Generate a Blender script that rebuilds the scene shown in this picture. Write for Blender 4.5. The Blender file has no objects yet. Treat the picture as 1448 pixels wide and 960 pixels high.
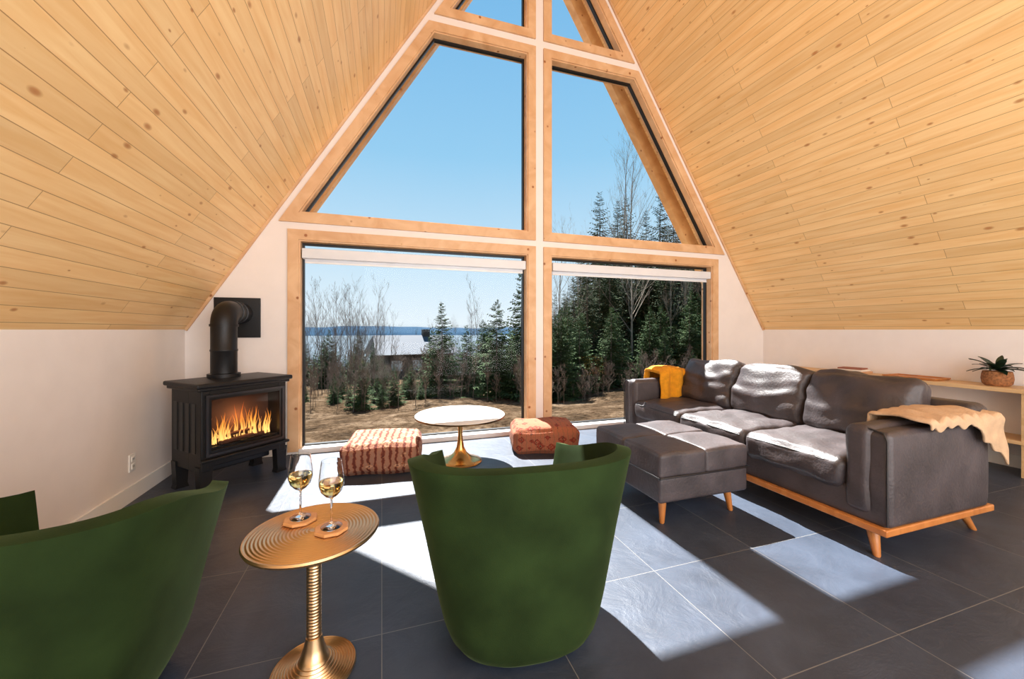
import bpy, bmesh, math, random
from math import sin, cos, pi, radians, sqrt, tan, atan
from mathutils import Vector, Matrix, noise
from mathutils.geometry import tessellate_polygon
random.seed(7)
S = bpy.context.scene
COL = S.collection

# ---------------------------------------------------------------- helpers
def lin(c):
    return tuple((x/255/12.92 if x/255 <= .04045 else ((x/255+.055)/1.055)**2.4) for x in c)+(1,)

def newmat(name):
    m = bpy.data.materials.new(name); m.use_nodes = True
    nt = m.node_tree
    b = nt.nodes['Principled BSDF']
    return m, nt, b

def N(nt, t, **kw):
    n = nt.nodes.new(t)
    for k, v in kw.items():
        if k in n.inputs: n.inputs[k].default_value = v
        else: setattr(n, k, v)
    return n

def ramp(nt, stops, interp='LINEAR'):
    r = nt.nodes.new('ShaderNodeValToRGB'); r.color_ramp.interpolation = interp
    e = r.color_ramp.elements
    e[0].position = stops[0][0]; e[0].color = stops[0][1]
    e[1].position = stops[1][0]; e[1].color = stops[1][1]
    for p, c in stops[2:]:
        x = e.new(p); x.color = c
    return r

def M(name, rgb, rough=.5, metal=0, var=.12, ns=6, bump=0, bs=60, stretch=(1,1,1), **ex):
    m, nt, b = newmat(name)
    c = lin(rgb)
    L = nt.links
    tc = N(nt, 'ShaderNodeTexCoord'); mp = N(nt, 'ShaderNodeMapping'); mp.inputs['Scale'].default_value = stretch
    L.new(tc.outputs['Object'], mp.inputs['Vector'])
    n = N(nt, 'ShaderNodeTexNoise', Scale=ns, Detail=5.0)
    L.new(mp.outputs[0], n.inputs['Vector'])
    r = ramp(nt, [(.3, tuple(x*(1-var) for x in c[:3])+(1,)), (.7, tuple(min(1, x*(1+var)) for x in c[:3])+(1,))])
    L.new(n.outputs['Fac'], r.inputs[0]); L.new(r.outputs[0], b.inputs['Base Color'])
    b.inputs['Roughness'].default_value = rough; b.inputs['Metallic'].default_value = metal
    if bump:
        n2 = N(nt, 'ShaderNodeTexNoise', Scale=bs, Detail=4.0)
        L.new(mp.outputs[0], n2.inputs['Vector'])
        bp = N(nt, 'ShaderNodeBump', Strength=bump, Distance=.01)
        L.new(n2.outputs['Fac'], bp.inputs['Height']); L.new(bp.outputs[0], b.inputs['Normal'])
    for k, v in ex.items():
        b.inputs[k.replace('_', ' ')].default_value = v
    return m

def empty(name, loc=(0,0,0), rz=0):
    e = bpy.data.objects.new(name, None); COL.objects.link(e)
    e.location = loc; e.rotation_euler = (0, 0, rz); e.empty_display_size = .1
    return e

def obj(name, mesh, mat=None, parent=None, loc=(0,0,0), rot=(0,0,0), smooth=False):
    o = bpy.data.objects.new(name, mesh); COL.objects.link(o)
    o.location = loc; o.rotation_euler = rot
    if mat and not mesh.materials: mesh.materials.append(mat)
    if parent: o.parent = parent
    if smooth:
        for p in mesh.polygons: p.use_smooth = True
    return o

def mesh_from(verts, faces, name='m', fixn=True):
    me = bpy.data.meshes.new(name); me.from_pydata([tuple(v) for v in verts], [], faces)
    if fixn:
        bm = bmesh.new(); bm.from_mesh(me)
        bmesh.ops.remove_doubles(bm, verts=bm.verts, dist=1e-5)
        bmesh.ops.recalc_face_normals(bm, faces=bm.faces)
        bm.to_mesh(me); bm.free()
    me.update(); return me

def box(name, x0, x1, y0, y1, z0, z1, mat, parent=None, bev=0, loc=(0,0,0), rot=(0,0,0)):
    v = [(x,y,z) for x in (x0,x1) for y in (y0,y1) for z in (z0,z1)]
    f = [(0,1,3,2),(4,6,7,5),(0,4,5,1),(2,3,7,6),(0,2,6,4),(1,5,7,3)]
    o = obj(name, mesh_from(v, f, name), mat, parent, loc, rot)
    if bev:
        b = o.modifiers.new('b', 'BEVEL'); b.width = bev; b.segments = 3
        for p in o.data.polygons: p.use_smooth = True
        w = o.modifiers.new('w', 'WEIGHTED_NORMAL')
    return o

def coords(h, r, m):
    k = 4; inner = h-r
    out = [-(inner+r*tan(radians(45*i/k))) for i in range(k, 0, -1)]
    mid = [-inner+2*inner*i/m for i in range(m+1)]
    return out+mid+[-x for x in reversed(out)]

def rbox(name, sx, sy, sz, r, mat, parent=None, loc=(0,0,0), rot=(0,0,0), m=8, puff=(0,0,0), wr=0, ws=4, seed=0, shape=None):
    hx, hy, hz = sx/2, sy/2, sz/2
    r = min(r, hx*.98, hy*.98, hz*.98)
    cs = [coords(hx, r, m), coords(hy, r, m), coords(hz, r, m)]
    H = (hx, hy, hz)
    V = []; F = []
    for ax in range(3):
        a, b = [(1,2),(2,0),(0,1)][ax]
        for sg in (-1, 1):
            base = len(V); A = cs[a]; B = cs[b]
            for u in A:
                for w in B:
                    p = [0,0,0]; p[ax] = sg*H[ax]; p[a] = u; p[b] = w
                    q = Vector([max(-(H[i]-r), min(H[i]-r, p[i])) for i in range(3)])
                    d = Vector(p)-q
                    pt = q+d.normalized()*r
                    fu = max(0, 1-(u/H[a])**2); fw = max(0, 1-(w/H[b])**2)
                    pt[ax] += sg*puff[ax]*sqrt(fu*fw)
                    V.append(pt)
            nb = len(B)
            for i in range(len(A)-1):
                for j in range(nb-1):
                    F.append((base+i*nb+j, base+(i+1)*nb+j, base+(i+1)*nb+j+1, base+i*nb+j+1))
    if shape: V = [Vector(shape(v)) for v in V]
    if wr:
        V2 = []
        for v in V:
            n = noise.noise_vector(Vector(v)*ws+Vector((seed*3.1, seed*1.7, seed)))
            V2.append(v+n*wr)
        V = V2
    me = bpy.data.meshes.new(name); me.from_pydata([tuple(v) for v in V], [], F)
    bm = bmesh.new(); bm.from_mesh(me)
    bmesh.ops.remove_doubles(bm, verts=bm.verts, dist=1e-4)
    bmesh.ops.recalc_face_normals(bm, faces=bm.faces); bm.to_mesh(me); bm.free()
    return obj(name, me, mat, parent, loc, rot, smooth=True)

def lathe(name, prof, mat, parent=None, loc=(0,0,0), rot=(0,0,0), seg=64, smooth=True, closed=False):
    V = []; F = []; n = len(prof)
    for i in range(seg):
        a = 2*pi*i/seg
        for r, z in prof: V.append((r*cos(a), r*sin(a), z))
    for i in range(seg):
        j = (i+1) % seg
        for k in range(n-1):
            F.append((i*n+k, j*n+k, j*n+k+1, i*n+k+1))
    me = mesh_from(V, F, name)
    o = obj(name, me, mat, parent, loc, rot, smooth=smooth)
    if smooth:
        me.set_sharp_from_angle(angle=radians(40))
    return o

def tube(name, pts, r, mat, parent=None, loc=(0,0,0), res=10):
    c = bpy.data.curves.new(name, 'CURVE'); c.dimensions = '3D'
    s = c.splines.new('POLY'); s.points.add(len(pts)-1)
    for i, p in enumerate(pts): s.points[i].co = (*p, 1)
    c.bevel_depth = r; c.bevel_resolution = res; c.use_fill_caps = True
    o = bpy.data.objects.new(name, c); COL.objects.link(o); o.location = loc
    c.materials.append(mat)
    s.use_smooth = True
    if parent: o.parent = parent
    return o

# ---------------------------------------------------------------- materials
def wood_plank_mat(name, c1, c2, row=.125, bw=2.9, seam=.75, knots=True):
    m, nt, b = newmat(name); L = nt.links
    uv = N(nt, 'ShaderNodeUVMap')
    br = N(nt, 'ShaderNodeTexBrick'); br.offset = .37; br.offset_frequency = 2
    br.inputs['Scale'].default_value = 1; br.inputs['Brick Width'].default_value = bw
    br.inputs['Row Height'].default_value = row; br.inputs['Mortar Size'].default_value = .0018
    br.inputs['Mortar Smooth'].default_value = .1
    br.inputs['Color1'].default_value = (0,0,0,1); br.inputs['Color2'].default_value = (1,1,1,1)
    br.inputs['Mortar'].default_value = (.5,.5,.5,1)
    L.new(uv.outputs[0], br.inputs['Vector'])
    mp = N(nt, 'ShaderNodeMapping'); mp.inputs['Scale'].default_value = (1.1, 14, 1)
    off = N(nt, 'ShaderNodeVectorMath', operation='MULTIPLY_ADD'); off.inputs[1].default_value = (7, 7, 7)
    L.new(br.outputs['Color'], off.inputs[0]); L.new(uv.outputs[0], off.inputs[2])
    L.new(off.outputs[0], mp.inputs['Vector'])
    g = N(nt, 'ShaderNodeTexNoise', Scale=1.6, Detail=4.0, Distortion=.8); L.new(mp.outputs[0], g.inputs['Vector'])
    r1 = ramp(nt, [(.25, lin(c1)), (.78, lin(c2))]); L.new(g.outputs['Fac'], r1.inputs[0])
    hv = N(nt, 'ShaderNodeHueSaturation')
    mr = N(nt, 'ShaderNodeMapRange'); mr.inputs[3].default_value = .92; mr.inputs[4].default_value = 1.05
    L.new(br.outputs['Color'], mr.inputs[0]); L.new(mr.outputs[0], hv.inputs['Value'])
    L.new(r1.outputs[0], hv.inputs['Color'])
    col = hv.outputs[0]
    if knots:
        mk = N(nt, 'ShaderNodeMapping'); mk.inputs['Scale'].default_value = (6.0, 12.5, 1)
        L.new(uv.outputs[0], mk.inputs['Vector'])
        vo = N(nt, 'ShaderNodeTexVoronoi', Scale=1.0); vo.inputs['Randomness'].default_value = 1
        L.new(mk.outputs[0], vo.inputs['Vector'])
        sp = N(nt, 'ShaderNodeSeparateColor'); L.new(vo.outputs['Color'], sp.inputs[0])
        sz = N(nt, 'ShaderNodeMapRange'); sz.inputs[1].default_value = .1; sz.inputs[3].default_value = .001; sz.inputs[4].default_value = .115
        L.new(sp.outputs[0], sz.inputs[0])
        dv = N(nt, 'ShaderNodeMath', operation='DIVIDE'); L.new(vo.outputs['Distance'], dv.inputs[0]); L.new(sz.outputs[0], dv.inputs[1])
        kr = ramp(nt, [(.0, (.9,.9,.9,1)), (.5, (.7,.7,.7,1)), (1, (0,0,0,1))])
        dv2 = N(nt, 'ShaderNodeMath', operation='MULTIPLY'); dv2.inputs[1].default_value = .5
        L.new(dv.outputs[0], dv2.inputs[0]); L.new(dv2.outputs[0], kr.inputs[0])
        mx = N(nt, 'ShaderNodeMix', data_type='RGBA'); 
        L.new(kr.outputs[0], mx.inputs[0]); L.new(col, mx.inputs[6]); mx.inputs[7].default_value = lin((172,104,48))
        col = mx.outputs[2]
    mm = N(nt, 'ShaderNodeMix', data_type='RGBA')
    sc = N(nt, 'ShaderNodeMath', operation='MULTIPLY'); sc.inputs[1].default_value = seam
    L.new(br.outputs['Fac'], sc.inputs[0]); L.new(sc.outputs[0], mm.inputs[0])
    L.new(col, mm.inputs[6]); mm.inputs[7].default_value = lin((146,98,52))
    L.new(mm.outputs[2], b.inputs['Base Color'])
    bp = N(nt, 'ShaderNodeBump', Strength=.4, Distance=.004); bp.invert = True
    L.new(br.outputs['Fac'], bp.inputs['Height']); L.new(bp.outputs[0], b.inputs['Normal'])
    b.inputs['Roughness'].default_value = .42
    return m

m_ceil = wood_plank_mat('pine_planks', (232,184,120), (246,212,156), row=.09)
def wood_mat(name, c1, c2, sc=(2,2,30), rough=.5, knots=True):
    m, nt, b = newmat(name); L = nt.links
    tc = N(nt, 'ShaderNodeTexCoord'); mp = N(nt, 'ShaderNodeMapping'); mp.inputs['Scale'].default_value = sc
    L.new(tc.outputs['Object'], mp.inputs[0])
    g = N(nt, 'ShaderNodeTexNoise', Scale=1.5, Detail=6.0, Distortion=1.0); L.new(mp.outputs[0], g.inputs[0])
    r = ramp(nt, [(.3, lin(c1)), (.7, lin(c2))]); L.new(g.outputs['Fac'], r.inputs[0])
    col = r.outputs[0]
    if knots:
        vo = N(nt, 'ShaderNodeTexVoronoi', Scale=7.0); L.new(tc.outputs['Object'], vo.inputs['Vector'])
        kr = ramp(nt, [(.07, (1,1,1,1)), (.13, (0,0,0,1))]); L.new(vo.outputs['Distance'], kr.inputs[0])
        mx = N(nt, 'ShaderNodeMix', data_type='RGBA'); L.new(kr.outputs[0], mx.inputs[0]); L.new(col, mx.inputs[6])
        mx.inputs[7].default_value = lin((150,90,45)); col = mx.outputs[2]
    L.new(col, b.inputs['Base Color']); b.inputs['Roughness'].default_value = rough
    return m
m_casing = wood_mat('casing_wood', (204,158,114), (224,186,144), sc=(3,3,3))
m_beam = wood_mat('exterior_beam_wood', (190,135,80), (215,165,110), sc=(3,3,3))
m_oak = wood_mat('oak_shelf_wood', (205,165,115), (222,186,140), sc=(12,1,12), knots=False)
m_leg = wood_mat('walnut_leg_wood', (170,102,48), (194,126,66), sc=(10,10,2), rough=.35, knots=False)
m_wall = M('wall_paint', (238,230,225), .85, var=.02)
m_white = M('white_paint', (238,236,233), .6, var=.02)
m_blind = M('blind_fabric', (222,224,228), .8, var=.03)
m_black = M('black_gasket', (18,18,20), .4)
m_stove = M('black_cast_iron', (24,24,26), .42, metal=.3, bump=.15, bs=180)
m_stove2 = M('black_enamel', (14,14,15), .3)
m_brass = M('antique_brass', (218,184,142), .36, metal=1, var=.08)
m_gold = M('polished_gold', (218,170,100), .22, metal=1, var=.05)
m_marble = M('white_marble', (222,220,216), .18, var=.06, ns=3)
m_velvet = M('green_velvet', (34,49,23), .9, var=.35, ns=5, bump=.15, bs=300)
_b = m_velvet.node_tree.nodes['Principled BSDF']; _b.inputs['Sheen Weight'].default_value = .3; _b.inputs['Sheen Roughness'].default_value = .35
_b.inputs['Sheen Tint'].default_value = lin((135,155,110)); _b.inputs['Specular IOR Level'].default_value = .1
m_leather = M('charcoal_leather', (66,59,61), .48, var=.38, ns=5, bump=.3, bs=55)
m_leather_d = M('charcoal_leather_piping', (38,35,37), .5)
m_mustard = M('mustard_knit', (214,142,20), .95, var=.15, ns=30, bump=.5, bs=120)
m_beige = M('beige_fleece', (190,158,126), .95, var=.08, ns=20, bump=.4, bs=90)
m_outlet = M('outlet_plastic', (240,238,234), .35, var=.01)
m_slot = M('outlet_slot', (60,58,56), .5)

def floor_mat():
    m, nt, b = newmat('slate_tiles'); L = nt.links
    tc = N(nt, 'ShaderNodeTexCoord'); mp = N(nt, 'ShaderNodeMapping')
    T = .643
    mp.inputs['Location'].default_value = (T*10, T*10-.987+T*2, 0)
    L.new(tc.outputs['Object'], mp.inputs[0])
    br = N(nt, 'ShaderNodeTexBrick'); br.offset = 0
    for k, v in (('Scale', 1), ('Brick Width', T), ('Row Height', T), ('Mortar Size', .0018), ('Mortar Smooth', .1)): br.inputs[k].default_value = v
    br.inputs['Color1'].default_value = (0,0,0,1); br.inputs['Color2'].default_value = (1,1,1,1); br.inputs['Mortar'].default_value = (.5,.5,.5,1)
    L.new(mp.outputs[0], br.inputs['Vector'])
    n = N(nt, 'ShaderNodeTexNoise', Scale=2.5, Detail=8.0, Roughness=.65, Distortion=.6)
    ov = N(nt, 'ShaderNodeVectorMath', operation='MULTIPLY_ADD'); ov.inputs[1].default_value = (5,9,3)
    L.new(br.outputs['Color'], ov.inputs[0]); L.new(mp.outputs[0], ov.inputs[2]); L.new(ov.outputs[0], n.inputs['Vector'])
    r = ramp(nt, [(.3, lin((42,50,64))), (.75, lin((64,74,91)))]); L.new(n.outputs['Fac'], r.inputs[0])
    mx = N(nt, 'ShaderNodeMix', data_type='RGBA'); L.new(br.outputs['Fac'], mx.inputs[0]); L.new(r.outputs[0], mx.inputs[6]); mx.inputs[7].default_value = lin((112,112,112))
    L.new(mx.outputs[2], b.inputs['Base Color'])
    n2 = N(nt, 'ShaderNodeTexNoise', Scale=5.0, Detail=9.0, Roughness=.65, Distortion=.8); L.new(ov.outputs[0], n2.inputs['Vector'])
    bp = N(nt, 'ShaderNodeBump', Strength=.5, Distance=.012); L.new(n2.outputs['Fac'], bp.inputs['Height'])
    bp2 = N(nt, 'ShaderNodeBump', Strength=.5, Distance=.002); bp2.invert = True
    L.new(br.outputs['Fac'], bp2.inputs['Height']); L.new(bp.outputs[0], bp2.inputs['Normal']); L.new(bp2.outputs[0], b.inputs['Normal'])
    b.inputs['Roughness'].default_value = .45
    return m
m_floor = floor_mat()

def glass_pane():
    m = bpy.data.materials.new('window_glass'); m.use_nodes = True; nt = m.node_tree; nt.nodes.clear()
    o = N(nt, 'ShaderNodeOutputMaterial'); t = N(nt, 'ShaderNodeBsdfTransparent'); g = N(nt, 'ShaderNodeBsdfGlossy', Roughness=.0)
    t.inputs[0].default_value = (.97,.985,.98,1)
    mx = N(nt, 'ShaderNodeMixShader'); mx.inputs[0].default_value = .006
    nt.links.new(t.outputs[0], mx.inputs[1]); nt.links.new(g.outputs[0], mx.inputs[2]); nt.links.new(mx.outputs[0], o.inputs[0])
    return m
m_glass = glass_pane()
def clear_glass(name, col=(1,1,1,1), ior=1.45):
    m, nt, b = newmat(name)
    b.inputs['Base Color'].default_value = col; b.inputs['Roughness'].default_value = .0
    b.inputs['Transmission Weight'].default_value = 1; b.inputs['IOR'].default_value = ior
    return m
m_crystal = clear_glass('crystal_glass')
m_wine = clear_glass('white_wine', (.95,.80,.35,1), 1.33)

# ---------------------------------------------------------------- room
D = 4.25; XL = -1.67; XR = 5.245; XC = (XL+XR)/2; H = 1.2; SL = 1.6; ZA = H+(XC-XL)*SL
YB = -3.2
floor = box('floor', XL-.2, XR+.2, YB, D+.18, -.12, 0, m_floor)
box('wall_left', XL-.15, XL, YB, D, 0, H, m_wall)
box('wall_right', XR, XR+.15, YB, D, 0, H, m_wall)

def slab(name, x0, z0, x1, z1, y0, y1, th, mat):
    d = Vector((x1-x0, 0, z1-z0)); ln = d.length; d.normalize()
    n = Vector((-d.z, 0, d.x));
    if n.z < 0: n = -n
    P0 = Vector((x0, 0, z0)); P1 = Vector((x1, 0, z1))
    vs = [P0, P1, P1+n*th, P0+n*th]
    V = [(p.x, y, p.z) for y in (y0, y1) for p in vs]
    F = [(0,1,2,3),(4,7,6,5),(0,4,5,1),(1,5,6,2),(2,6,7,3),(3,7,4,0)]
    me = mesh_from(V, F, name)
    uvl = me.uv_layers.new(name='UVMap')
    for lp in me.loops:
        co = me.vertices[lp.vertex_index].co
        uvl.data[lp.index].uv = (co.y+20, (co-Vector((x0,co.y,z0))).dot(d)+5)
    return obj(name, me, mat)
slab('ceiling_left', XL, H, XC, ZA, YB, D+.55, .18, m_ceil)
slab('ceiling_right', XR, H, XC, ZA, YB, D+.55, .18, m_ceil)

def poly_wall(name, outer, holes, y0, y1, mat):
    loops = [outer]+holes
    flat = [p for l in loops for p in l]
    tris = tessellate_polygon([[Vector((p[0], p[1], 0)) for p in l] for l in loops])
    n = len(flat)
    V = [(p[0], y0, p[1]) for p in flat]+[(p[0], y1, p[1]) for p in flat]
    F = [tuple(t) for t in tris]+[tuple(i+n for i in reversed(t)) for t in tris]
    s = 0
    for l in loops:
        k = len(l)
        for i in range(k):
            a = s+i; b_ = s+(i+1) % k
            F.append((a, b_, b_+n, a+n))
        s += k
    return obj(name, mesh_from(V, F, name), mat)

holes = [
 [(-.76,.03),(1.60,.03),(1.60,2.07),(-.76,2.07)],
 [(1.89,.03),(4.30,.03),(4.30,2.07),(1.89,2.07)],
 [(-.76,2.33),(1.60,2.33),(1.60,4.39),(.5275,4.39)],
 [(1.89,2.33),(4.335,2.33),(3.0475,4.39),(1.89,4.39)],
 [(.7025,4.67),(1.60,4.67),(1.60,6.106)],
 [(1.89,4.67),(2.8725,4.67),(1.89,6.24)],
]
outer = [(XL,0),(XR,0),(XR,H),(XC,ZA),(XL,H)]
poly_wall('wall_window', outer, holes, D, D+.18, m_wall)
poly_wall('wall_rear', outer, [], YB-.15, YB, m_wall)

def offset_poly(poly, ds):
    n = len(poly); L = []
    for i in range(n):
        p = Vector(poly[i]); q = Vector(poly[(i+1) % n]); d = (q-p).normalized()
        nr = Vector((d.y, -d.x)); L.append((p+nr*ds[i], d))
    out = []
    for i in range(n):
        p, d = L[i-1]; q, e = L[i]
        den = d.x*e.y-d.y*e.x
        t = ((q.x-p.x)*e.y-(q.y-p.y)*e.x)/den
        r = p+d*t; out.append((r.x, r.y))
    return out
def ring(name, inn, out, y0, y1, mat, parent):
    n = len(inn)
    V = [(p[0],y0,p[1]) for p in inn]+[(p[0],y0,p[1]) for p in out]+[(p[0],y1,p[1]) for p in inn]+[(p[0],y1,p[1]) for p in out]
    F = []
    for i in range(n):
        j = (i+1) % n
        F += [(i,j,n+j,n+i),(2*n+i,3*n+i,3*n+j,2*n+j),(n+i,n+j,3*n+j,3*n+i),(i,2*n+i,2*n+j,j)]
    return obj(name, mesh_from(V, F, name), mat, parent)
for k, h in enumerate(holes):
    w = empty('window_%d' % (k+1))
    n = len(h)
    c = [.095]*n
    if k < 2: c[0] = .004
    ring('casing', h, offset_poly(h, c), D-.022, D, m_casing, w)
    i1 = offset_poly(h, [-.014]*n); i2 = offset_poly(h, [-.034]*n)
    ring('jamb', i1, h, D-.005, D+.17, m_casing, w)
    ring('gasket_frame', i2, i1, D+.08, D+.12, m_black, w)
    obj('glass_pane', mesh_from([(p[0], D+.10, p[1]) for p in i2], [tuple(range(n))], 'glass'), m_glass, w)
    if k < 2:
        box('sill', h[0][0]+.0, h[1][0]-.0, D-.03, D+.08, .0, .05, m_white, w, bev=.004)
for (a, b_) in ((-.755,1.595),(1.895,4.295)):
    w = empty('roller_blind')
    box('cassette', a+.02, b_-.02, D-.01, D+.075, 1.895, 1.99, m_blind, w, bev=.006)
    box('fabric', a+.04, b_-.04, D+.05, D+.055, 1.86, 1.9, m_blind, w)
    tube('hem_bar', [(a+.04, D+.052, 1.86), (b_-.04, D+.052, 1.86)], .008, m_white, w)
def rake(name, x0, z0, x1, z1, y0, y1, th, mat):
    d = Vector((x1-x0, z1-z0)).normalized(); n = Vector((-d.y, d.x))
    if n.y > 0: n = -n
    pts = [(x0,z0),(x1,z1),(x1+n.x*th, z1+n.y*th),(x0+n.x*th, z0+n.y*th)]
    V = [(p[0], y, p[1]) for y in (y0,y1) for p in pts]
    return obj(name, mesh_from(V, [(0,1,2,3),(4,7,6,5),(0,4,5,1),(1,5,6,2),(2,6,7,3),(3,7,4,0)]), mat)
rake('trim_1', XL, H, XC, ZA, D-.02, D, .022, m_casing)
rake('trim_2', XR, H, XC, ZA, D-.02, D, .022, m_casing)
rake('rake_beam', XL, H, XC, ZA, D+.40, D+.52, .16, m_beam)
rake('rake_beam', XR, H, XC, ZA, D+.40, D+.52, .16, m_beam)
box('baseboard_left', XL, XL+.015, YB, D, 0, .11, m_white)
box('baseboard_right', XR-.015, XR, YB, D, 0, .11, m_white)
box('baseboard_window_left', XL+.015, -.86, D-.015, D, 0, .11, m_white)
box('baseboard_window_right', 4.40, XR-.015, D-.015, D, 0, .11, m_white)

o_ = empty('electrical_outlet', (XL, 3.46, .265))
rbox('plate', .008, .074, .12, .003, m_outlet, o_, (.004,0,0), m=2)
for dz in (.026, -.026):
    rbox('socket', .006, .036, .036, .004, m_outlet, o_, (.009,0,dz), m=2)
    for dy in (-.007,.007): box('slot', .0115,.0128, dy-.0015,dy+.0015, dz-.006,dz+.008, m_slot, o_)

# ---------------------------------------------------------------- stove
st = empty('gas_stove', (-1.15, 3.725, 0), rz=radians(45))
W, Dp = .63, .42
rbox('top_plate', W+.08, Dp+.07, .035, .012, m_stove, st, (0,0,.795), m=3)
rbox('top_lip', W+.05, Dp+.03, .025, .008, m_stove, st, (0,0,.768), m=3)
box('body_back', -W/2, W/2, -.05, Dp/2, .17, .76, m_stove, st, bev=.01)
box('side_left', -W/2, -W/2+.06, -Dp/2, -.04, .17, .76, m_stove, st, bev=.008)
box('side_right', W/2-.06, W/2, -Dp/2, -.04, .17, .76, m_stove, st, bev=.008)
box('front_header', -W/2+.05, W/2-.05, -Dp/2+.004, -.04, .70, .76, m_stove, st, bev=.006)
box('front_sill', -W/2+.05, W/2-.05, -Dp/2+.004, -.04, .2, .31, m_stove, st, bev=.006)
box('ash_lip', -W/2-.01, W/2+.01, -Dp/2-.035, -Dp/2+.02, .245, .265, m_stove, st, bev=.006)
def ringbox(name, x0,x1,z0,z1,t,y0,y1,mat,par):
    ring(name, [(x0+t,z0+t),(x1-t,z0+t),(x1-t,z1-t),(x0+t,z1-t)], [(x0,z0),(x1,z0),(x1,z1),(x0,z1)], y0,y1,mat,par)
m_frame = M('brushed_dark_steel', (70,70,74), .35, metal=.8)
ringbox('door_frame', -.29,.29,.28,.725,.018,-Dp/2-.018,-Dp/2+.02,m_frame,st)
ringbox('inner_frame', -.272,.272,.298,.708,.02,-Dp/2-.010,-Dp/2+.02,m_stove2,st)
box('firebox_floor', -.255,.255,-Dp/2+.02,-.05,.30,.335,m_stove2,st)
m_fireback = M('firebox_brick', (60,36,24), .9, bump=.4, bs=12)
box('firebox_back', -.255,.255,-.058,-.045,.3,.7,m_fireback,st)
for sx in (-1, 1):
    for (yy, nm) in ((-Dp/2+.035,'front'), (Dp/2-.05,'rear')):
        v = []
        xa = sx*(W/2-.035)
        for z, hw in ((0,.045),(.03,.035),(.21,.045)):
            for dx, dy in ((-1,-1),(1,-1),(1,1),(-1,1)): v.append((xa+dx*hw, yy+dy*.032, z))
        f = [(0,1,2,3),(8,11,10,9)]
        for l in (0,4):
            for i in range(4): f.append((l+i, l+(i+1)%4, l+4+(i+1)%4, l+4+i))
        obj('leg_%s' % nm, mesh_from(v, f), m_stove, st)
box('lower_pan', -W/2+.09, W/2-.09, -Dp/2+.08, Dp/2-.04, .14, .2, m_stove2, st, bev=.01)
for sx in (-1,1):
    for i in range(4):
        box('side_louvre', sx*W/2-.004, sx*W/2+.004, -.14+i*.085, -.09+i*.085, .3, .66, m_stove2, st, bev=.002)
m_log = M('charred_log', (70,38,22), .9, var=.4, ns=20, bump=.6, bs=40)
for i, (x0,x1,y,z,r) in enumerate([(-.2,.19,-.1,.355,.02),(-.17,.2,-.155,.345,.016),(-.12,.05,-.13,.385,.014),(.0,.17,-.12,.39,.013)]):
    tube('log', [(x0,y,z),((x0+x1)/2,y-.01,z+.012),(x1,y+.015,z+.0)], r, m_log, st)
def flame_mat():
    m = bpy.data.materials.new('flame'); m.use_nodes = True; nt = m.node_tree; nt.nodes.clear()
    o = N(nt,'ShaderNodeOutputMaterial'); e = N(nt,'ShaderNodeEmission', Strength=2.2)
    tc = N(nt,'ShaderNodeTexCoord'); sp = N(nt,'ShaderNodeSeparateXYZ'); nt.links.new(tc.outputs['Generated'], sp.inputs[0])
    r = ramp(nt, [(0,(1,.55,.16,1)),(.45,(1,.34,.05,1)),(1,(.9,.14,.01,1))])
    nt.links.new(sp.outputs['Z'], r.inputs[0]); nt.links.new(r.outputs[0], e.inputs[0])
    tr = N(nt,'ShaderNodeBsdfTransparent'); mx = N(nt,'ShaderNodeMixShader')
    r2 = ramp(nt, [(0,(.6,.6,.6,1)),(1,(.15,.15,.15,1))]); nt.links.new(sp.outputs['Z'], r2.inputs[0])
    nt.links.new(r2.outputs[0], mx.inputs[0]); nt.links.new(tr.outputs[0], mx.inputs[1]); nt.links.new(e.outputs[0], mx.inputs[2])
    nt.links.new(mx.outputs[0], o.inputs[0])
    return m
m_flame = flame_mat()
rnd = random.Random(3)
fv = []; ff = []
for i in range(60):
    x = -.22+.44*rnd.random(); y = -.10-.07*rnd.random()
    h = (.08+.23*rnd.random())*(1-.35*abs(x)/.22); w = .004+.007*rnd.random(); ph = rnd.random()*6
    b0 = len(fv); K = 9
    for k in range(K+1):
        t = k/K
        ww = w*(sin(pi*min(1,(t*.8+.2)))**.8)*(1-t*.6)
        cx = x+.016*sin(ph+t*5)*t
        fv += [(cx-ww,y,.345+h*t),(cx,y-ww*.6,.345+h*t),(cx+ww,y,.345+h*t)]
    for k in range(K):
        a = b0+3*k; ff += [(a,a+1,a+4,a+3),(a+1,a+2,a+5,a+4)]
obj('flames', mesh_from(fv, ff, fixn=False), m_flame, st, smooth=True)
fl = bpy.data.lights.new('fire_light','POINT'); fl.energy = 2.5; fl.color = (1,.45,.15); fl.shadow_soft_size = .04
flo = bpy.data.objects.new('fire_light', fl); COL.objects.link(flo); flo.parent = st; flo.location = (0,-.13,.5)
obj('door_glass', mesh_from([(-.252,-Dp/2,.318),(.252,-Dp/2,.318),(.252,-Dp/2,.688),(-.252,-Dp/2,.688)],[(0,1,2,3)]), m_glass, st)
fp = empty('flue_pipe', (-1.235, 3.82, 0))
RP = .092
lathe('pipe', [(0,.8),(.115,.8),(.115,.84),(RP,.845),(RP,1.02),(RP+.004,1.025),(RP+.004,1.035),(RP,1.04),(RP,1.24),(0,1.24)], m_stove, fp)
el = []
for i in range(9):
    a = radians(90*i/8); el.append((0, .115-.115*cos(a), 1.235+.115*sin(a)))
lathe('pipe_collar', [(.0,1.225),(RP+.008,1.225),(RP+.008,1.245),(0,1.245)], m_stove, fp)
tube('elbow', el+[(0,.42,1.35)], RP+.002, m_stove, fp, res=12)
for dy in (.15,.26):
    lathe('joint_ring', [(RP,0),(RP+.01,.003),(RP+.01,.012),(RP,.015)], m_stove, fp, loc=(0,dy,1.35), rot=(radians(-90),0,0))
rbox('wall_plate', .37, .015, .37, .004, m_stove, fp, (-.03,.422,1.31), m=2)

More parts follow.
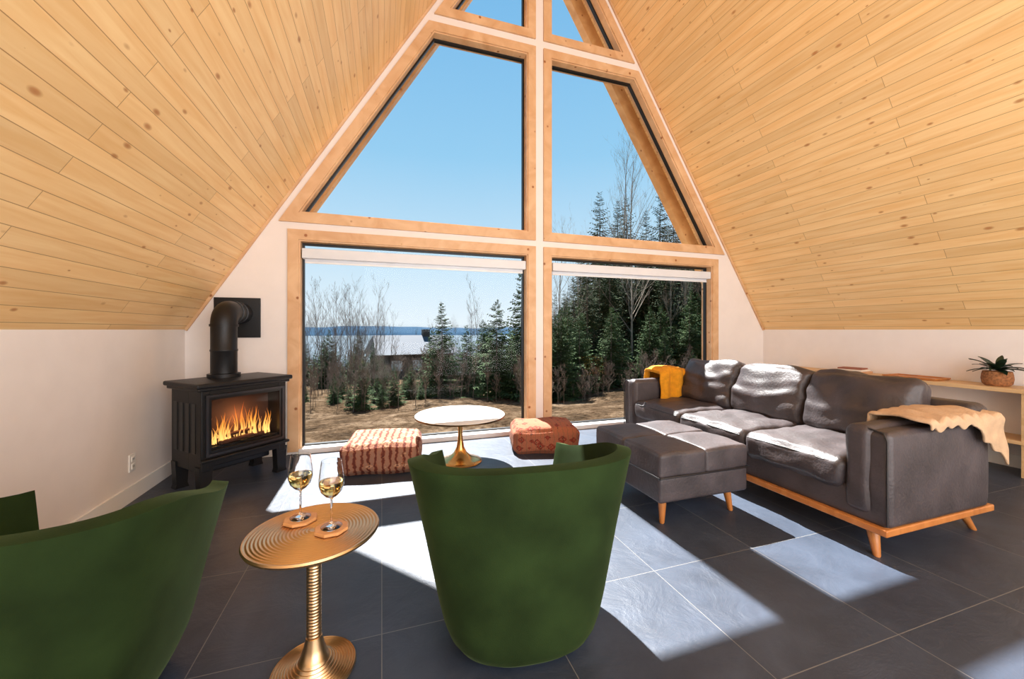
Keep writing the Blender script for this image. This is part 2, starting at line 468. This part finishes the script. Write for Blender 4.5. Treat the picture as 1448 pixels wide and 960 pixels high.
# ---------------------------------------------------------------- sofa
so = empty('leather_sofa', (2.94, 2.465, 0))
LL = 2.33
def taper_leg(par, x, y, dx, dy, h, r0, r1, nm='leg'):
    V = []; F = []; n = 14
    for i, t in enumerate((0,.04,1)):
        r = (r0*.85 if i == 0 else r0+(r1-r0)*t)
        for k in range(n):
            a = 2*pi*k/n; V.append((x+dx*(1-t)+r*cos(a), y+dy*(1-t)+r*sin(a), h*t))
    for i in range(2):
        for k in range(n): F.append((i*n+k, i*n+(k+1)%n, (i+1)*n+(k+1)%n, (i+1)*n+k))
    F += [tuple(range(n)), tuple(range(2*n,3*n))]
    obj(nm, mesh_from(V,F), m_leg, par, smooth=True).data.set_sharp_from_angle(angle=radians(45))
for x, dx in ((-.40,-.05),(.38,.05)):
    for y, dy in ((-1.05,-.05),(1.05,.05)):
        taper_leg(so, x, y, dx, dy, .135, .017, .032)
    taper_leg(so, x, 0, dx, 0, .135, .017, .032)
rbox('wood_plinth', .98, LL, .038, .008, m_leg, so, (0,0,.15), m=3)
rbox('seat_deck', .93, LL-.03, .17, .02, m_leather, so, (0,0,.25), m=4)
def arm(y, sg):
    rbox('arm_outer', .90, .11, .50, .03, m_leather, so, (-.015, y+sg*.045, .415), m=8, puff=(.003,.004,.004), wr=.006, ws=5)
    rbox('arm_pad', .94, .13, .47, .04, m_leather, so, (-.01, y-sg*.045, .44), m=10, puff=(.008,.008,.010), wr=.009, ws=7, seed=2)
    tube('arm_piping', [(-.468,y+sg*.09,.18),(-.468,y+sg*.09,.62),(-.46,y+sg*.07,.66),(-.46,y+sg*.0,.67)], .005, m_leather_d, so)
arm(-1.065, -1); arm(1.065, 1)
rbox('back_frame', .17, LL-.02, .60, .05, m_leather, so, (.40,0,.465), m=8, puff=(.01,0,.005), wr=.004)
cw = (LL-.40)/3
for i in range(3):
    y = -cw+cw*i
    rbox('seat_cushion', .76, cw-.008, .17, .045, m_leather, so, (-.11, y, .385), m=18, puff=(.01,.0,.026), wr=.014, ws=9, seed=i+3)
    tube('seat_piping', [(-.487,y-cw/2+.03,.44),(-.490,y,.447),(-.487,y+cw/2-.03,.44)], .0045, m_leather_d, so)
    def shp(v, i=i):
        k = (v.z/.23); top = max(0, k)
        cr = .006*sin(v.z*55+2*sin(v.y*8+i))*max(0,1-abs(k))
        return (v.x*(1.1-.25*top)+cr, v.y, v.z+.012*sin(v.y*9+i*2)*top)
    rbox('back_cushion', .21, cw+.01, .46, .06, m_leather, so, (.235, y, .655), rot=(0,radians(13),0), m=24, puff=(.05,.0,.014), wr=.024, ws=7, seed=i+11, shape=shp)
def drape(name, mat, loc, path_fn, x0, x1, nx=40, ns=46, th=.012, wr=.012, seed=0):
    V = []; F = []
    for i in range(nx+1):
        u = i/nx
        for j in range(ns+1):
            s = j/ns
            p = Vector(path_fn(x0+(x1-x0)*u, s, u))
            nn = noise.noise_vector(Vector((p.x*9+seed, p.y*9, p.z*9)))*wr
            nn += noise.noise_vector(Vector((p.x*22+seed, p.y*8, p.z*8)))*wr*.4
            V.append(p+nn)
    for i in range(nx):
        for j in range(ns):
            a = i*(ns+1)+j; F.append((a,a+1,a+ns+2,a+ns+1))
    o = obj(name, mesh_from(V,F), mat, None, loc, smooth=True)
    m = o.modifiers.new('s','SOLIDIFY'); m.thickness = th; m.offset = 1
    m = o.modifiers.new('ss','SUBSURF'); m.levels = 1; m.render_levels = 1
    return o
def over(s, yc, hw, zt, din, dout, r=.03, sg=1):
    tot = din+2*hw+dout; d = s*tot
    if d < din: return (yc+hw, zt-din+d)
    if d < din+2*hw:
        k = (d-din)/(2*hw); return (yc+hw-2*hw*k, zt+.012*sin(pi*k))
    return (yc-hw, zt-(d-din-2*hw))
def p_beige(x, s, u):
    din = .06+.05*sin(u*5)
    dout = .03+.05*u+.20*max(0,(u-.55)/.45)**.8
    y, z = over(s, -1.065, .135, .70+.02*sin(u*pi), din, dout)
    xx = x-.10*(1-s)*u
    return (xx, y, z+.010*sin(x*60)*min(1,s*2)-.03*max(0,u-.75)*4*(u-.75))
drape('beige_blanket', m_beige, (2.94,2.465,0), p_beige, -.22, .53, nx=60, seed=1, wr=.016)
def p_must(x, s, u):
    y, z = over(1-s, 1.065, .13, .735+.03*sin(u*pi), .22, .30+.03*sin(u*7))
    y2 = y
    return (x+.03*(1-z), y2-(.02*sin(u*14)), z)
drape('mustard_throw', m_mustard, (2.94,2.465,0), lambda x,s,u: p_must(x,s,u), -.20, .17, seed=5, wr=.014, th=.035)

ot = empty('leather_ottoman', (1.925, 2.32, 0))
ox, oy = .69, .74
rbox('ottoman_base', ox, oy, .16, .02, m_leather, ot, (0,0,.23), m=5, wr=.002)
for i in range(2):
    for j in range(2):
        rbox('top_cushion_panel', ox/2+.006, oy/2+.006, .15, .022, m_leather, ot, ((i-.5)*ox/2, (j-.5)*oy/2, .375), m=12, puff=(0,0,.010), wr=.007, ws=8, seed=i*2+j)
tube('seam', [(-ox/2-.003,-oy/2-.003,.305),(ox/2+.003,-oy/2-.003,.305),(ox/2+.003,oy/2+.003,.305),(-ox/2-.003,oy/2+.003,.305),(-ox/2-.003,-oy/2-.003,.305)], .006, m_leather_d, ot)
for sx in (-1,1):
    for sy in (-1,1): taper_leg(ot, sx*(ox/2-.09), sy*(oy/2-.09), sx*.02, sy*.02, .16, .015, .028)

# ---------------------------------------------------------------- green tub chairs
RA, RBk, RFr = .44, .27, .44
PR = [(.022,.40),(.026,.52),(.04,.60),(.07,.655),(.12,.70),(.20,.745),(.32,.80),(.45,.86),(.58,.925),(.68,.975),(.725,1.0)]
def plan(s, ra, inset=0):
    a = abs(s); sg = 1 if s >= 0 else -1
    yr = .5+.5*ra
    if a < .6:
        ph = a/.6*pi/2
        x = (RA-inset)*ra*sin(ph)**.76; y = -(RBk-inset)*yr*cos(ph)**.76 if cos(ph) > 1e-6 else 0
    else:
        k = (a-.6)/.4
        x = (RA-inset)*ra*(1-.22*k**1.7); y = (RFr)*yr*k
    return sg*x, y
def rimz(s):
    k = max(0, (abs(s)-.5)/.5); return .722-.125*k*k*(3-2*k)
def tub_chair(loc, rz):
    e = empty('green_velvet_armchair', loc, rz)
    NS = 56; V = []; F = []
    for j, (z, ra) in enumerate(PR):
        for i in range(NS+1):
            s = -1+2*i/NS
            x, y = plan(s, ra)
            zz = .022+(z-.022)*(rimz(s)-.022)/.703
            V.append((x,y,zz))
    for j in range(len(PR)-1):
        for i in range(NS):
            a = j*(NS+1)+i; F.append((a,a+1,a+NS+2,a+NS+1))
    me = mesh_from(V,F,fixn=False)
    o = obj('shell', me, m_velvet, e, smooth=True)
    m = o.modifiers.new('s','SOLIDIFY'); m.thickness = .055; m.offset = -1; m.use_even_offset = False
    m = o.modifiers.new('b','BEVEL'); m.width = .018; m.segments = 3; m.limit_method = 'ANGLE'; m.angle_limit = radians(50)
    def loft(name, rows):
        V = []; F = []; K = 64
        def P(i, ra, ins):
            s = i/K*2.5-1.25
            if abs(s) <= 1: return plan(s, ra, ins)
            x1, y1 = plan(1, ra, ins)
            if s > 0: t = (s-1)/.25*.5
            else: t = .5+(s+1.25)/.25*.5
            return x1*cos(pi*t), y1+.06*sin(pi*t)
        for (z, ra, ins) in rows:
            for i in range(K): V.append((*P(i,ra,ins), z))
        n = len(rows)
        for j in range(n-1):
            for i in range(K):
                F.append((j*K+i, j*K+(i+1)%K, (j+1)*K+(i+1)%K, (j+1)*K+i))
        F.append(tuple(range(K))); F.append(tuple(range((n-1)*K, n*K)))
        ob = obj(name, mesh_from(V,F), m_velvet, e, smooth=True); ob.data.set_sharp_from_angle(angle=radians(60))
    loft('seat_base', [(.022,.5,.02),(.04,.6,.02),(.12,.69,.02),(.30,.78,.02)])
    loft('seat_cushion', [(.30,.76,.06),(.32,.80,.06),(.41,.82,.06),(.44,.78,.06),(.45,.6,.06)])
    lathe('swivel_base', [(0,0),(.17,0),(.17,.012),(.05,.02),(.05,.03),(0,.03)], m_stove2, e, loc=(0,.03,0))
    return e
tub_chair((.53,1.485,0), radians(-6))
tub_chair((-.985,1.455,0), radians(-9))

# ---------------------------------------------------------------- brass side table
bt = empty('brass_side_table', (-.227, 1.535, 0))
pr = [(0,0),(.136,0),(.139,.006)]
r = .136
while r > .045:
    k = (.136-r)/.1
    pr.append((r, .012+.10*k**3*.5+.0025*sin(r*2*pi/.009))); r -= .0015
pr += [(.034,.085),(.026,.12)]
z = .12
while z < .44:
    pr.append((.0225+.0022*abs(sin(z*pi/.011)), z)); z += .0018
pr += [(.03,.462),(.05,.475),(.09,.480)]
lathe('base_and_stem', pr, m_brass, bt)
tp = [(0,.479),(.205,.479),(.215,.482),(.218,.489),(.214,.495)]
r = .210
while r > .012:
    tp.append((r, .493+.0016*sin(r*2*pi/.0115))); r -= .0016
tp.append((0,.493))
lathe('ribbed_top', tp, m_brass, bt, seg=96)
m_coaster = wood_mat('coaster_wood', (200,140,85), (220,165,110), sc=(10,10,10), knots=False)
def wine(loc):
    e = empty('wine_glass', loc)
    out = [(0,0),(.034,0),(.035,.002),(.020,.005),(.006,.010),(.0036,.018),(.0034,.085),(.006,.092),(.020,.100),(.034,.115),(.041,.135),(.041,.155),(.037,.185),(.033,.212)]
    inn = [(.032,.212),(.036,.185),(.0398,.155),(.0398,.135),(.033,.1165),(.019,.102),(0,.0965)]
    g = lathe('glass', out+inn, m_crystal, e, seg=48)
    w_ = lathe('wine', [(0,.0975),(.0185,.1025),(.0325,.117),(.0393,.1345),(.0393,.147),(0,.147)], m_wine, e, seg=48)
    g.scale = w_.scale = (1,1,1.1)
for (x,y) in ((-.285,1.62),(-.168,1.51)):
    c = empty('coaster', (x,y,.4955), rz=.5)
    lathe('coaster_slab', [(0,0),(.055,0),(.058,.002),(.058,.009),(.055,.011),(0,.011)], m_coaster, c, seg=8, smooth=False)
    wine((x,y,.507))

# ---------------------------------------------------------------- round white coffee table
ct = empty('round_coffee_table', (.68, 3.55, 0))
pr = [(0,0),(.19,0),(.195,.006),(.19,.012),(.15,.022),(.10,.045),(.06,.08),(.035,.13),(.024,.20),(.020,.27),(.022,.34),(.03,.38),(.06,.40),(.12,.408),(0,.41)]
lathe('trumpet_base', pr, m_gold, ct)
lathe('table_top', [(0,.408),(.39,.408),(.405,.415),(.405,.428),(.398,.433),(0,.433)], m_marble, ct, seg=96)
m_rim = M('bronze_rim', (120,90,60), .3, metal=1)
lathe('top_rim', [(.40,.410),(.4075,.412),(.4075,.424),(.40,.426)], m_rim, ct, seg=96)

# ---------------------------------------------------------------- poufs
def kilim(name, A, B, C, Dk, sc):
    m, nt, b = newmat(name); L = nt.links
    tc = N(nt,'ShaderNodeTexCoord'); mp = N(nt,'ShaderNodeMapping'); mp.inputs['Scale'].default_value = (sc,sc,sc*1.3)
    L.new(tc.outputs['Object'], mp.inputs[0])
    vo = N(nt,'ShaderNodeTexVoronoi', Scale=3.0); vo.distance = 'MANHATTAN'; vo.inputs['Randomness'].default_value = .6
    L.new(mp.outputs[0], vo.inputs['Vector'])
    n = N(nt,'ShaderNodeTexNoise', Scale=12.0, Detail=5.0, Roughness=.7); L.new(mp.outputs[0], n.inputs['Vector'])
    ad = N(nt,'ShaderNodeMath', operation='MULTIPLY_ADD'); L.new(n.outputs['Fac'], ad.inputs[0]); ad.inputs[1].default_value = .8; L.new(vo.outputs['Distance'], ad.inputs[2])
    r = ramp(nt, [(.0,lin(A)),(.50,lin(Dk)),(.58,lin(B)),(.68,lin(C)),(.78,lin(A)),(.88,lin(Dk)),(.93,lin(B))], 'CONSTANT')
    L.new(ad.outputs[0], r.inputs[0])
    wv = N(nt,'ShaderNodeTexWave', Scale=2.2, Distortion=3.0); wv.bands_direction = 'X'; L.new(mp.outputs[0], wv.inputs['Vector'])
    wv.inputs['Detail Scale'].default_value = 4
    r2 = ramp(nt, [(.0,lin(C)),(.6,lin(A)),(.8,lin(Dk))], 'CONSTANT'); L.new(wv.outputs['Fac'], r2.inputs[0])
    mx = N(nt,'ShaderNodeMix', data_type='RGBA'); mx.inputs[0].default_value = .4; L.new(r.outputs[0], mx.inputs[6]); L.new(r2.outputs[0], mx.inputs[7])
    L.new(mx.outputs[2], b.inputs['Base Color']); b.inputs['Roughness'].default_value = .95
    bp = N(nt,'ShaderNodeBump', Strength=.5, Distance=.01); n3 = N(nt,'ShaderNodeTexNoise', Scale=90.0); L.new(tc.outputs['Object'], n3.inputs['Vector'])
    L.new(n3.outputs['Fac'], bp.inputs['Height']); L.new(bp.outputs[0], b.inputs['Normal'])
    return m
mk1 = kilim('kilim_fabric_cream', (172,106,74), (116,52,36), (190,154,126), (54,26,22), 2.6)
mk2 = kilim('kilim_fabric_red', (146,54,30), (170,108,76), (124,40,26), (50,24,20), 3.2)
rbox('kilim_pouf', .62, .54, .25, .055, mk1, None, (.02,3.66,.13), (0,0,radians(-8)), m=14, puff=(.015,.015,.02), wr=.018, ws=5, seed=4)
rbox('kilim_pouf', .64, .50, .23, .055, mk2, None, (1.57,3.72,.12), (0,0,radians(-14)), m=14, puff=(.015,.015,.03), wr=.018, ws=5, seed=9)

# ---------------------------------------------------------------- shelf on the right wall
sh = empty('console_shelf', (0,0,0))
sx0, sx1, sy0, sy1 = 4.90, XR-.02, 1.55, 3.75
box('top_board', sx0, sx1, sy0, sy1, .68, .715, m_oak, sh, bev=.003)
box('lower_board', sx0, sx1, sy0, sy1, .265, .295, m_oak, sh, bev=.003)
for y in (1.70, 2.65, 3.70):
    box('upright_panel', sx0+.01, sx1, y-.018, y+.018, 0, .68, m_oak, sh, bev=.002)
pp = empty('potted_plant', (5.05,1.90,.716))
m_pot = M('woven_pot', (150,98,58), .8, var=.4, ns=60, bump=.8, bs=80)
lathe('pot', [(0,0),(.07,0),(.088,.02),(.094,.06),(.09,.10),(.084,.125),(.076,.125),(.076,.1),(0,.1)], m_pot, pp)
m_leaf = M('dark_leaf', (34,52,34), .4, var=.3)
V = []; F = []; rl = random.Random(5)
for i in range(34):
    az = rl.random()*6.283; ln = .11+.11*rl.random(); up = .3+1.0*rl.random(); w = .018+.012*rl.random(); b0 = len(V); K = 7
    for k in range(K+1):
        t = k/K; d = ln*t
        rr = d*cos(up)+.02*t; zz = .10+d*sin(up)+.03-.07*t*t
        ww = w*sin(pi*min(1,t*.9+.08))
        cx, cy = rr*cos(az), rr*sin(az)
        V += [(cx-ww*sin(az), cy+ww*cos(az), zz+.006),(cx,cy,zz),(cx+ww*sin(az),cy-ww*cos(az),zz+.006)]
    for k in range(K):
        a = b0+3*k; F += [(a,a+1,a+4,a+3),(a+1,a+2,a+5,a+4)]
obj('leaves', mesh_from(V,F,fixn=False), m_leaf, pp, smooth=True)
bk = empty('book_stack', (5.05,3.0,.7155))
for i,(w,d,h,c) in enumerate([(.2,.28,.022,(196,150,110)),(.18,.25,.018,(225,215,200)),(.16,.22,.016,(150,90,70))]):
    z0 = sum([.022,.018,.016][:i])
    box('book', -w/2,w/2,-d/2,d/2,z0+.0002,z0+h, M('book_%d'%i,c,.7), bk, bev=.002, rot=(0,0,.1*i))
bk = empty('wooden_tray', (5.05,2.45,.7155))
box('tray_board', -.12,.12,-.2,.2,0,.012, m_leg, bk, bev=.004)
for sx in (-1,1): box('tray_rim', sx*.12-.006,sx*.12+.006,-.2,.2,.008,.022, m_leg, bk, bev=.003)
for sy in (-1,1): box('tray_end', -.126,.126,sy*.2-.006,sy*.2+.006,.008,.022, m_leg, bk, bev=.003)

# ---------------------------------------------------------------- exterior
def gz(x, y):
    d = max(0, y-4.6)
    z = -.28-.075*min(d,8)-.105*max(0,min(d,60)-8)-.22*max(0,min(d,220)-60)
    side = x-.45*y
    if side > 0: z += min(side,40)*.13*min(1,d/8)
    z += (noise.noise(Vector((x*.35,y*.35,0)))*.18+noise.noise(Vector((x*1.3,y*1.3,3)))*.05)*min(1,.3+d/6)
    return z
V = []; F = []
xs = [-60+i*.9 for i in range(70)]+[3+i*.6 for i in range(30)]+[21+i*1.5 for i in range(70)]
xs = sorted(set([round(x,2) for x in xs]))
ys = [4.44+i*.35 for i in range(50)]+[22+i*1.5 for i in range(40)]+[82+i*8 for i in range(20)]
for y in ys:
    for x in xs: V.append((x*(1+max(0,y-20)*.02), y, gz(x*(1+max(0,y-20)*.02), y)))
nx = len(xs)
for j in range(len(ys)-1):
    for i in range(nx-1): F.append((j*nx+i, j*nx+i+1, (j+1)*nx+i+1, (j+1)*nx+i))
def ground_mat():
    m, nt, b = newmat('dry_ground'); L = nt.links
    tc = N(nt,'ShaderNodeTexCoord'); n = N(nt,'ShaderNodeTexNoise', Scale=.9, Detail=8.0, Roughness=.7); L.new(tc.outputs['Object'], n.inputs['Vector'])
    r = ramp(nt, [(.35,lin((60,50,40))),(.5,lin((98,80,62))),(.66,lin((136,116,96)))]); L.new(n.outputs['Fac'], r.inputs[0])
    n2 = N(nt,'ShaderNodeTexNoise', Scale=9.0, Detail=8.0, Roughness=.8); L.new(tc.outputs['Object'], n2.inputs['Vector'])
    mx = N(nt,'ShaderNodeMix', data_type='RGBA', blend_type='MULTIPLY'); mx.inputs[0].default_value = .85
    r2 = ramp(nt, [(.4,(.16,.13,.11,1)),(.6,(1,1,1,1))]); L.new(n2.outputs['Fac'], r2.inputs[0])
    L.new(r.outputs[0], mx.inputs[6]); L.new(r2.outputs[0], mx.inputs[7])
    L.new(mx.outputs[2], b.inputs['Base Color'])
    b.inputs['Roughness'].default_value = 1; b.inputs['Specular IOR Level'].default_value = .0
    bp = N(nt,'ShaderNodeBump', Strength=.8, Distance=.1); L.new(n2.outputs['Fac'], bp.inputs['Height']); L.new(bp.outputs[0], b.inputs['Normal'])
    return m
obj('ground_terrain', mesh_from(V,F,fixn=False), ground_mat(), smooth=True)
m_sea = M('sea_water', (88,98,106), 1, var=.03, ns=.01, Specular_IOR_Level=0.0)
obj('sea', mesh_from([(-3000,150,-24),(3500,150,-24),(3500,4000,-24),(-3000,4000,-24)],[(0,1,2,3)]), m_sea)
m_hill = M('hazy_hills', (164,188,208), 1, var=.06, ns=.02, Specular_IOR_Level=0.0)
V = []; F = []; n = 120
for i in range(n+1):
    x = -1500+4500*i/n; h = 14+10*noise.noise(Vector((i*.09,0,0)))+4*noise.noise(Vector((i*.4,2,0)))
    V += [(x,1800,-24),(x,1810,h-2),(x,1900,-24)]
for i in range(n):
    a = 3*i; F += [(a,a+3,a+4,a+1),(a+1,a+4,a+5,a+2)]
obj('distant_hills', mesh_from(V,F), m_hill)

m_spruce = M('spruce_needles', (54,72,40), .9, var=.45, ns=3, Specular_IOR_Level=.15)
m_spruce2 = M('dark_spruce_needles', (46,60,34), .9, var=.5, ns=1.2, Specular_IOR_Level=.15)
m_bark = M('grey_bark', (100,88,78), .95, var=.3, ns=9)
m_twig = M('bare_twigs', (100,84,72), .95, var=.25, ns=4)
m_birchbark = M('pale_birch_bark', (136,122,108), .95, var=.25, ns=4)
def spruce_mesh(seed, h, rad, whorls, mat):
    R = random.Random(seed); V = []; F = []; MI = []
    def quad(a,b_,c,d,mi):
        k = len(V); V.extend([a,b_,c,d]); F.append((k,k+1,k+2,k+3)); MI.append(mi)
    n = 6; r0 = h*.014
    for k in range(n):
        a0 = 2*pi*k/n; a1 = 2*pi*(k+1)/n
        quad(Vector((r0*cos(a0),r0*sin(a0),0)),Vector((r0*cos(a1),r0*sin(a1),0)),Vector((0,0,h*.98)),Vector((0,0,h*.98)),1)
    for w in range(whorls):
        t = w/whorls; z = h*(.06+.93*t)
        L0 = rad*(1-t)**.85+.03*h*.3
        nb = int(9-4*t)
        for b_ in range(nb):
            az = R.random()*6.283; L = L0*(.65+.5*R.random()); droop = .25+.25*R.random()-.5*t
            dr = Vector((cos(az),sin(az),0)); sd = Vector((-sin(az),cos(az),0))
            segs = max(4,int(7*(1-t*.5)))
            z1 = z+R.uniform(-.5,.5)*h/whorls
            for s in range(segs):
                q = (s+.6)/segs
                p = Vector((0,0,z1))+dr*L*q+Vector((0,0,-droop*L*q+.22*L*q*q))
                wl = L*.34*(1-q*.75)*(.7+.6*R.random())
                for sg in (-1,1):
                    tip = p+sd*sg*wl+dr*wl*.7+Vector((0,0,-wl*.35*R.random()-.02))
                    wd = L*.075
                    quad(p-dr*wd, tip-dr*wd*.2, tip+dr*wd*.2+Vector((0,0,.01)), p+dr*wd+Vector((0,0,.02*R.random())), 0)
                quad(p-dr*L/segs, p+sd*L*.035, p+dr*L*.12, p-sd*L*.035, 0)
    me = mesh_from(V,F,fixn=False); me.materials.append(mat); me.materials.append(m_bark)
    for i,p in enumerate(me.polygons): p.material_index = MI[i]
    return me
def bare_mesh(seed, h, spread=.5, dens=16, r0=.05, twigs=4, mat=None):
    R = random.Random(seed); V = []; F = []
    def seg(p,q,ra,rb):
        d = (q-p).normalized(); u = d.orthogonal().normalized(); v = d.cross(u); k = len(V)
        for (c,r) in ((p,ra),(q,rb)):
            for i in range(3):
                a = 2*pi*i/3; V.append(c+(u*cos(a)+v*sin(a))*r)
        for i in range(3): F.append((k+i,k+(i+1)%3,k+3+(i+1)%3,k+3+i))
    def branch(p, d, L, r, lev):
        n = 5 if lev else 9
        pts = [p]
        for i in range(n):
            d = (d+Vector((R.uniform(-1,1),R.uniform(-1,1),R.uniform(-.3,.9)))*(.13 if lev else .04)).normalized()
            q = pts[-1]+d*L/n
            seg(pts[-1], q, r*(1-i/n*.85), r*(1-(i+1)/n*.85)); pts.append(q)
        if lev >= 3: return
        nb = dens if lev == 0 else (twigs+2 if lev == 1 else twigs)
        for i in range(nb):
            t = (.25+.73*R.random()) if lev == 0 else (.2+.75*R.random())
            k = min(n-1,int(t*n)); q = pts[k].lerp(pts[k+1], t*n-k)
            az = R.random()*6.283
            sd = Vector((cos(az),sin(az),R.uniform(.3,1.1))).normalized()
            dd = (sd*spread*1.6+d*.8).normalized()
            branch(q, dd, L*(.34 if lev == 0 else .45)*(1.15-t*.6)*(.7+.6*R.random()), max(r*(1-t*.85)*.45,.003), lev+1)
    branch(Vector((0,0,0)), Vector((0,0,1)), h, r0, 0)
    me = mesh_from(V,F,fixn=False); me.materials.append(mat or m_twig)
    return me
sp = [spruce_mesh(i, 3.0, .75+.08*i, 40, m_spruce) for i in range(3)]
spd = [spruce_mesh(10+i, 10.0, 1.8+.2*i, 56, m_spruce2) for i in range(3)]
br = [bare_mesh(20+i, 4.0, .4, 14, .022, 3) for i in range(4)]
brt = [bare_mesh(30+i, 10.0, .5, 20, .08, 4, m_birchbark) for i in range(4)]
shb = [bare_mesh(40+i, 1.1, .9, 16, .008, 3) for i in range(3)]
def put(name, me, rt, y, s, parent=None, R=random):
    x = rt*y
    o = bpy.data.objects.new(name, me); COL.objects.link(o)
    o.location = (x, y, gz(x,y)-.05); o.rotation_euler = (0,0,R.random()*6.28); o.scale = (s,s,s*R.uniform(.95,1.05))
    if parent: o.parent = parent
    return o
for k,(rt,y,h) in enumerate([(.145,12,3.1),(.208,11.5,2.3),(.289,10.5,2.85),(.359,12,4.2),(-.045,10,1.3),(.12,15,2.4),(.40,14,4.6),(-.02,16,2.0),(.25,16,2.8),(.33,10.5,1.8),(.07,12,1.2)]):
    put('spruce_tree', sp[k%3], rt, y, h/3)
fo = empty('forest')
R = random.Random(11)
for i in range(190):
    rt = R.uniform(.42,1.3); y = R.uniform(12.5,32)
    h = R.uniform(6.5,9.3)*(.85+.2*max(0,rt-.4))*(.66+.34*min(1,(y-12)/12))
    if rt < .5: h *= .7
    put('forest_spruce', spd[i%3], rt, y, h/10, fo, R)
for rt,y,h in ((.60,19,10.2),(.69,20,10.5),(.66,24,11.5),(.76,20,9.5),(.81,18,9.5),(.86,20,10)):
    put('forest_spruce', spd[1], rt, y, h/10, fo, R)
for i in range(30):
    rt = R.uniform(.42,1.15); y = R.uniform(11.5,24)
    put('forest_birch', brt[i%4], rt, y, R.uniform(.45,.75), fo, R)
put('forest_birch', brt[1], .66, 17, 1.1, fo, R); put('forest_birch', brt[2], .70, 18, 1.05, fo, R)
for i in range(120):
    rt = R.uniform(-.35,.42); y = R.uniform(12.5,28)
    if .03 < rt < .115: continue
    put('forest_sapling', br[i%4], rt, y, R.uniform(.6,1.15)*(.9 if rt < .1 else .55), fo, R)
for i in range(260):
    rt = R.uniform(-.4,.6); y = R.uniform(20,62)
    if .01 < rt < .11 and y < 44: continue
    put('forest_tree', (br+sp)[i%7], rt, y, R.uniform(.7,1.3), fo, R)
for i in range(620):
    rt = R.uniform(-.3,1.3); y = 8.3+12*R.random()**1.4
    if rt < .35 and y < 9.6: continue
    put('shrub', shb[i%3], rt, y, R.uniform(.5,1.3)*(.7 if rt > .4 else 1), fo, R)
for i in range(110):
    rt = R.uniform(.38,1.25); y = R.uniform(9.5,14.5)
    put('forest_young_spruce', sp[i%3], rt, y, R.uniform(.25,.95), fo, R)
for i in range(26):
    rt = R.uniform(-.22,.36); y = R.uniform(10,16)
    put('forest_young_spruce', sp[i%3], rt, y, R.uniform(.15,.4), fo, R)
nh = empty('neighbour_house', (2.9,42,0), .2)
zb = gz(2.9,42)+.1
m_siding = M('dark_siding', (60,54,50), .8); m_roof = M('grey_roof', (60,68,80), .8)
box('walls', -3.6,3.6,-2.6,2.6,zb-.4,zb+2.9,m_siding,nh)
V = [(-4.2,-3.2,zb+2.7),(4.2,-3.2,zb+2.7),(4.2,3.2,zb+2.7),(-4.2,3.2,zb+2.7),(-3.8,0,zb+4.5),(3.8,0,zb+4.5)]
obj('roof', mesh_from(V,[(0,1,5,4),(2,3,4,5),(0,4,3),(1,2,5),(0,3,2,1)]), m_roof, nh)
box('chimney', 1.2,1.9,-.3,.4,zb+3.8,zb+5.1,m_siding,nh)
for i in range(3): box('house_window', -2.6+i*2,-1.6+i*2,-2.63,-2.6,zb+1.1,zb+2.1,m_white,nh)

# ---------------------------------------------------------------- light
w = bpy.data.worlds.new('sky'); S.world = w; w.use_nodes = True; nt = w.node_tree
bg = nt.nodes['Background']; bg.inputs[1].default_value = 1.05
tc = N(nt,'ShaderNodeTexCoord'); spx = N(nt,'ShaderNodeSeparateXYZ'); nt.links.new(tc.outputs['Generated'], spx.inputs[0])
r = ramp(nt, [(0,lin((150,150,145))),(.499,lin((190,200,208))),(.505,lin((230,241,249))),(.58,lin((200,228,247))),(.70,lin((150,204,240))),(.9,lin((104,174,228)))])
mr = N(nt,'ShaderNodeMapRange'); mr.inputs[1].default_value = -1; nt.links.new(spx.outputs['Z'], mr.inputs[0])
nt.links.new(mr.outputs[0], r.inputs[0]); nt.links.new(r.outputs[0], bg.inputs[0])
sl = bpy.data.lights.new('sun','SUN'); sl.energy = 24; sl.angle = radians(.6); sl.color = (1,.98,.95)
sun = bpy.data.objects.new('sun', sl); COL.objects.link(sun); sun.location = (2,20,15)
sun.rotation_euler = Vector((0.0,-1,-1.36)).to_track_quat('-Z','Y').to_euler()
def area(name, loc, tgt, sx, sy, e, col=(1,1,1)):
    l = bpy.data.lights.new(name,'AREA'); l.shape = 'RECTANGLE'; l.size = sx; l.size_y = sy; l.energy = e; l.color = col
    o = bpy.data.objects.new(name, l); COL.objects.link(o); o.location = loc
    o.rotation_euler = (Vector(tgt)-Vector(loc)).to_track_quat('-Z','Y').to_euler()
area('added_fill_rear', (XC,-2.9,2.4), (XC,3,2.2), 4.5, 2.6, 240, (.96,.975,1))  # unseen fill added behind the camera, not a fixture of the room
area('added_fill_ceiling', (XC,-1.2,.5), (XC,1.2,5.0), 4.5, 1.6, 115, (1,.98,.96))  # upward fill added out of view to brighten the ceiling, no real lamp

cam = bpy.data.cameras.new('camera'); co = bpy.data.objects.new('camera', cam); COL.objects.link(co)
co.location = (0,0,1.2); co.rotation_euler = (radians(90),0,-radians(18.35))
cam.sensor_width = 36; cam.lens = 36*555/1448; cam.shift_y = -14/1448; cam.clip_start = .05; cam.clip_end = 6000
S.camera = co
S.view_settings.view_transform = 'Standard'; S.view_settings.exposure = 0
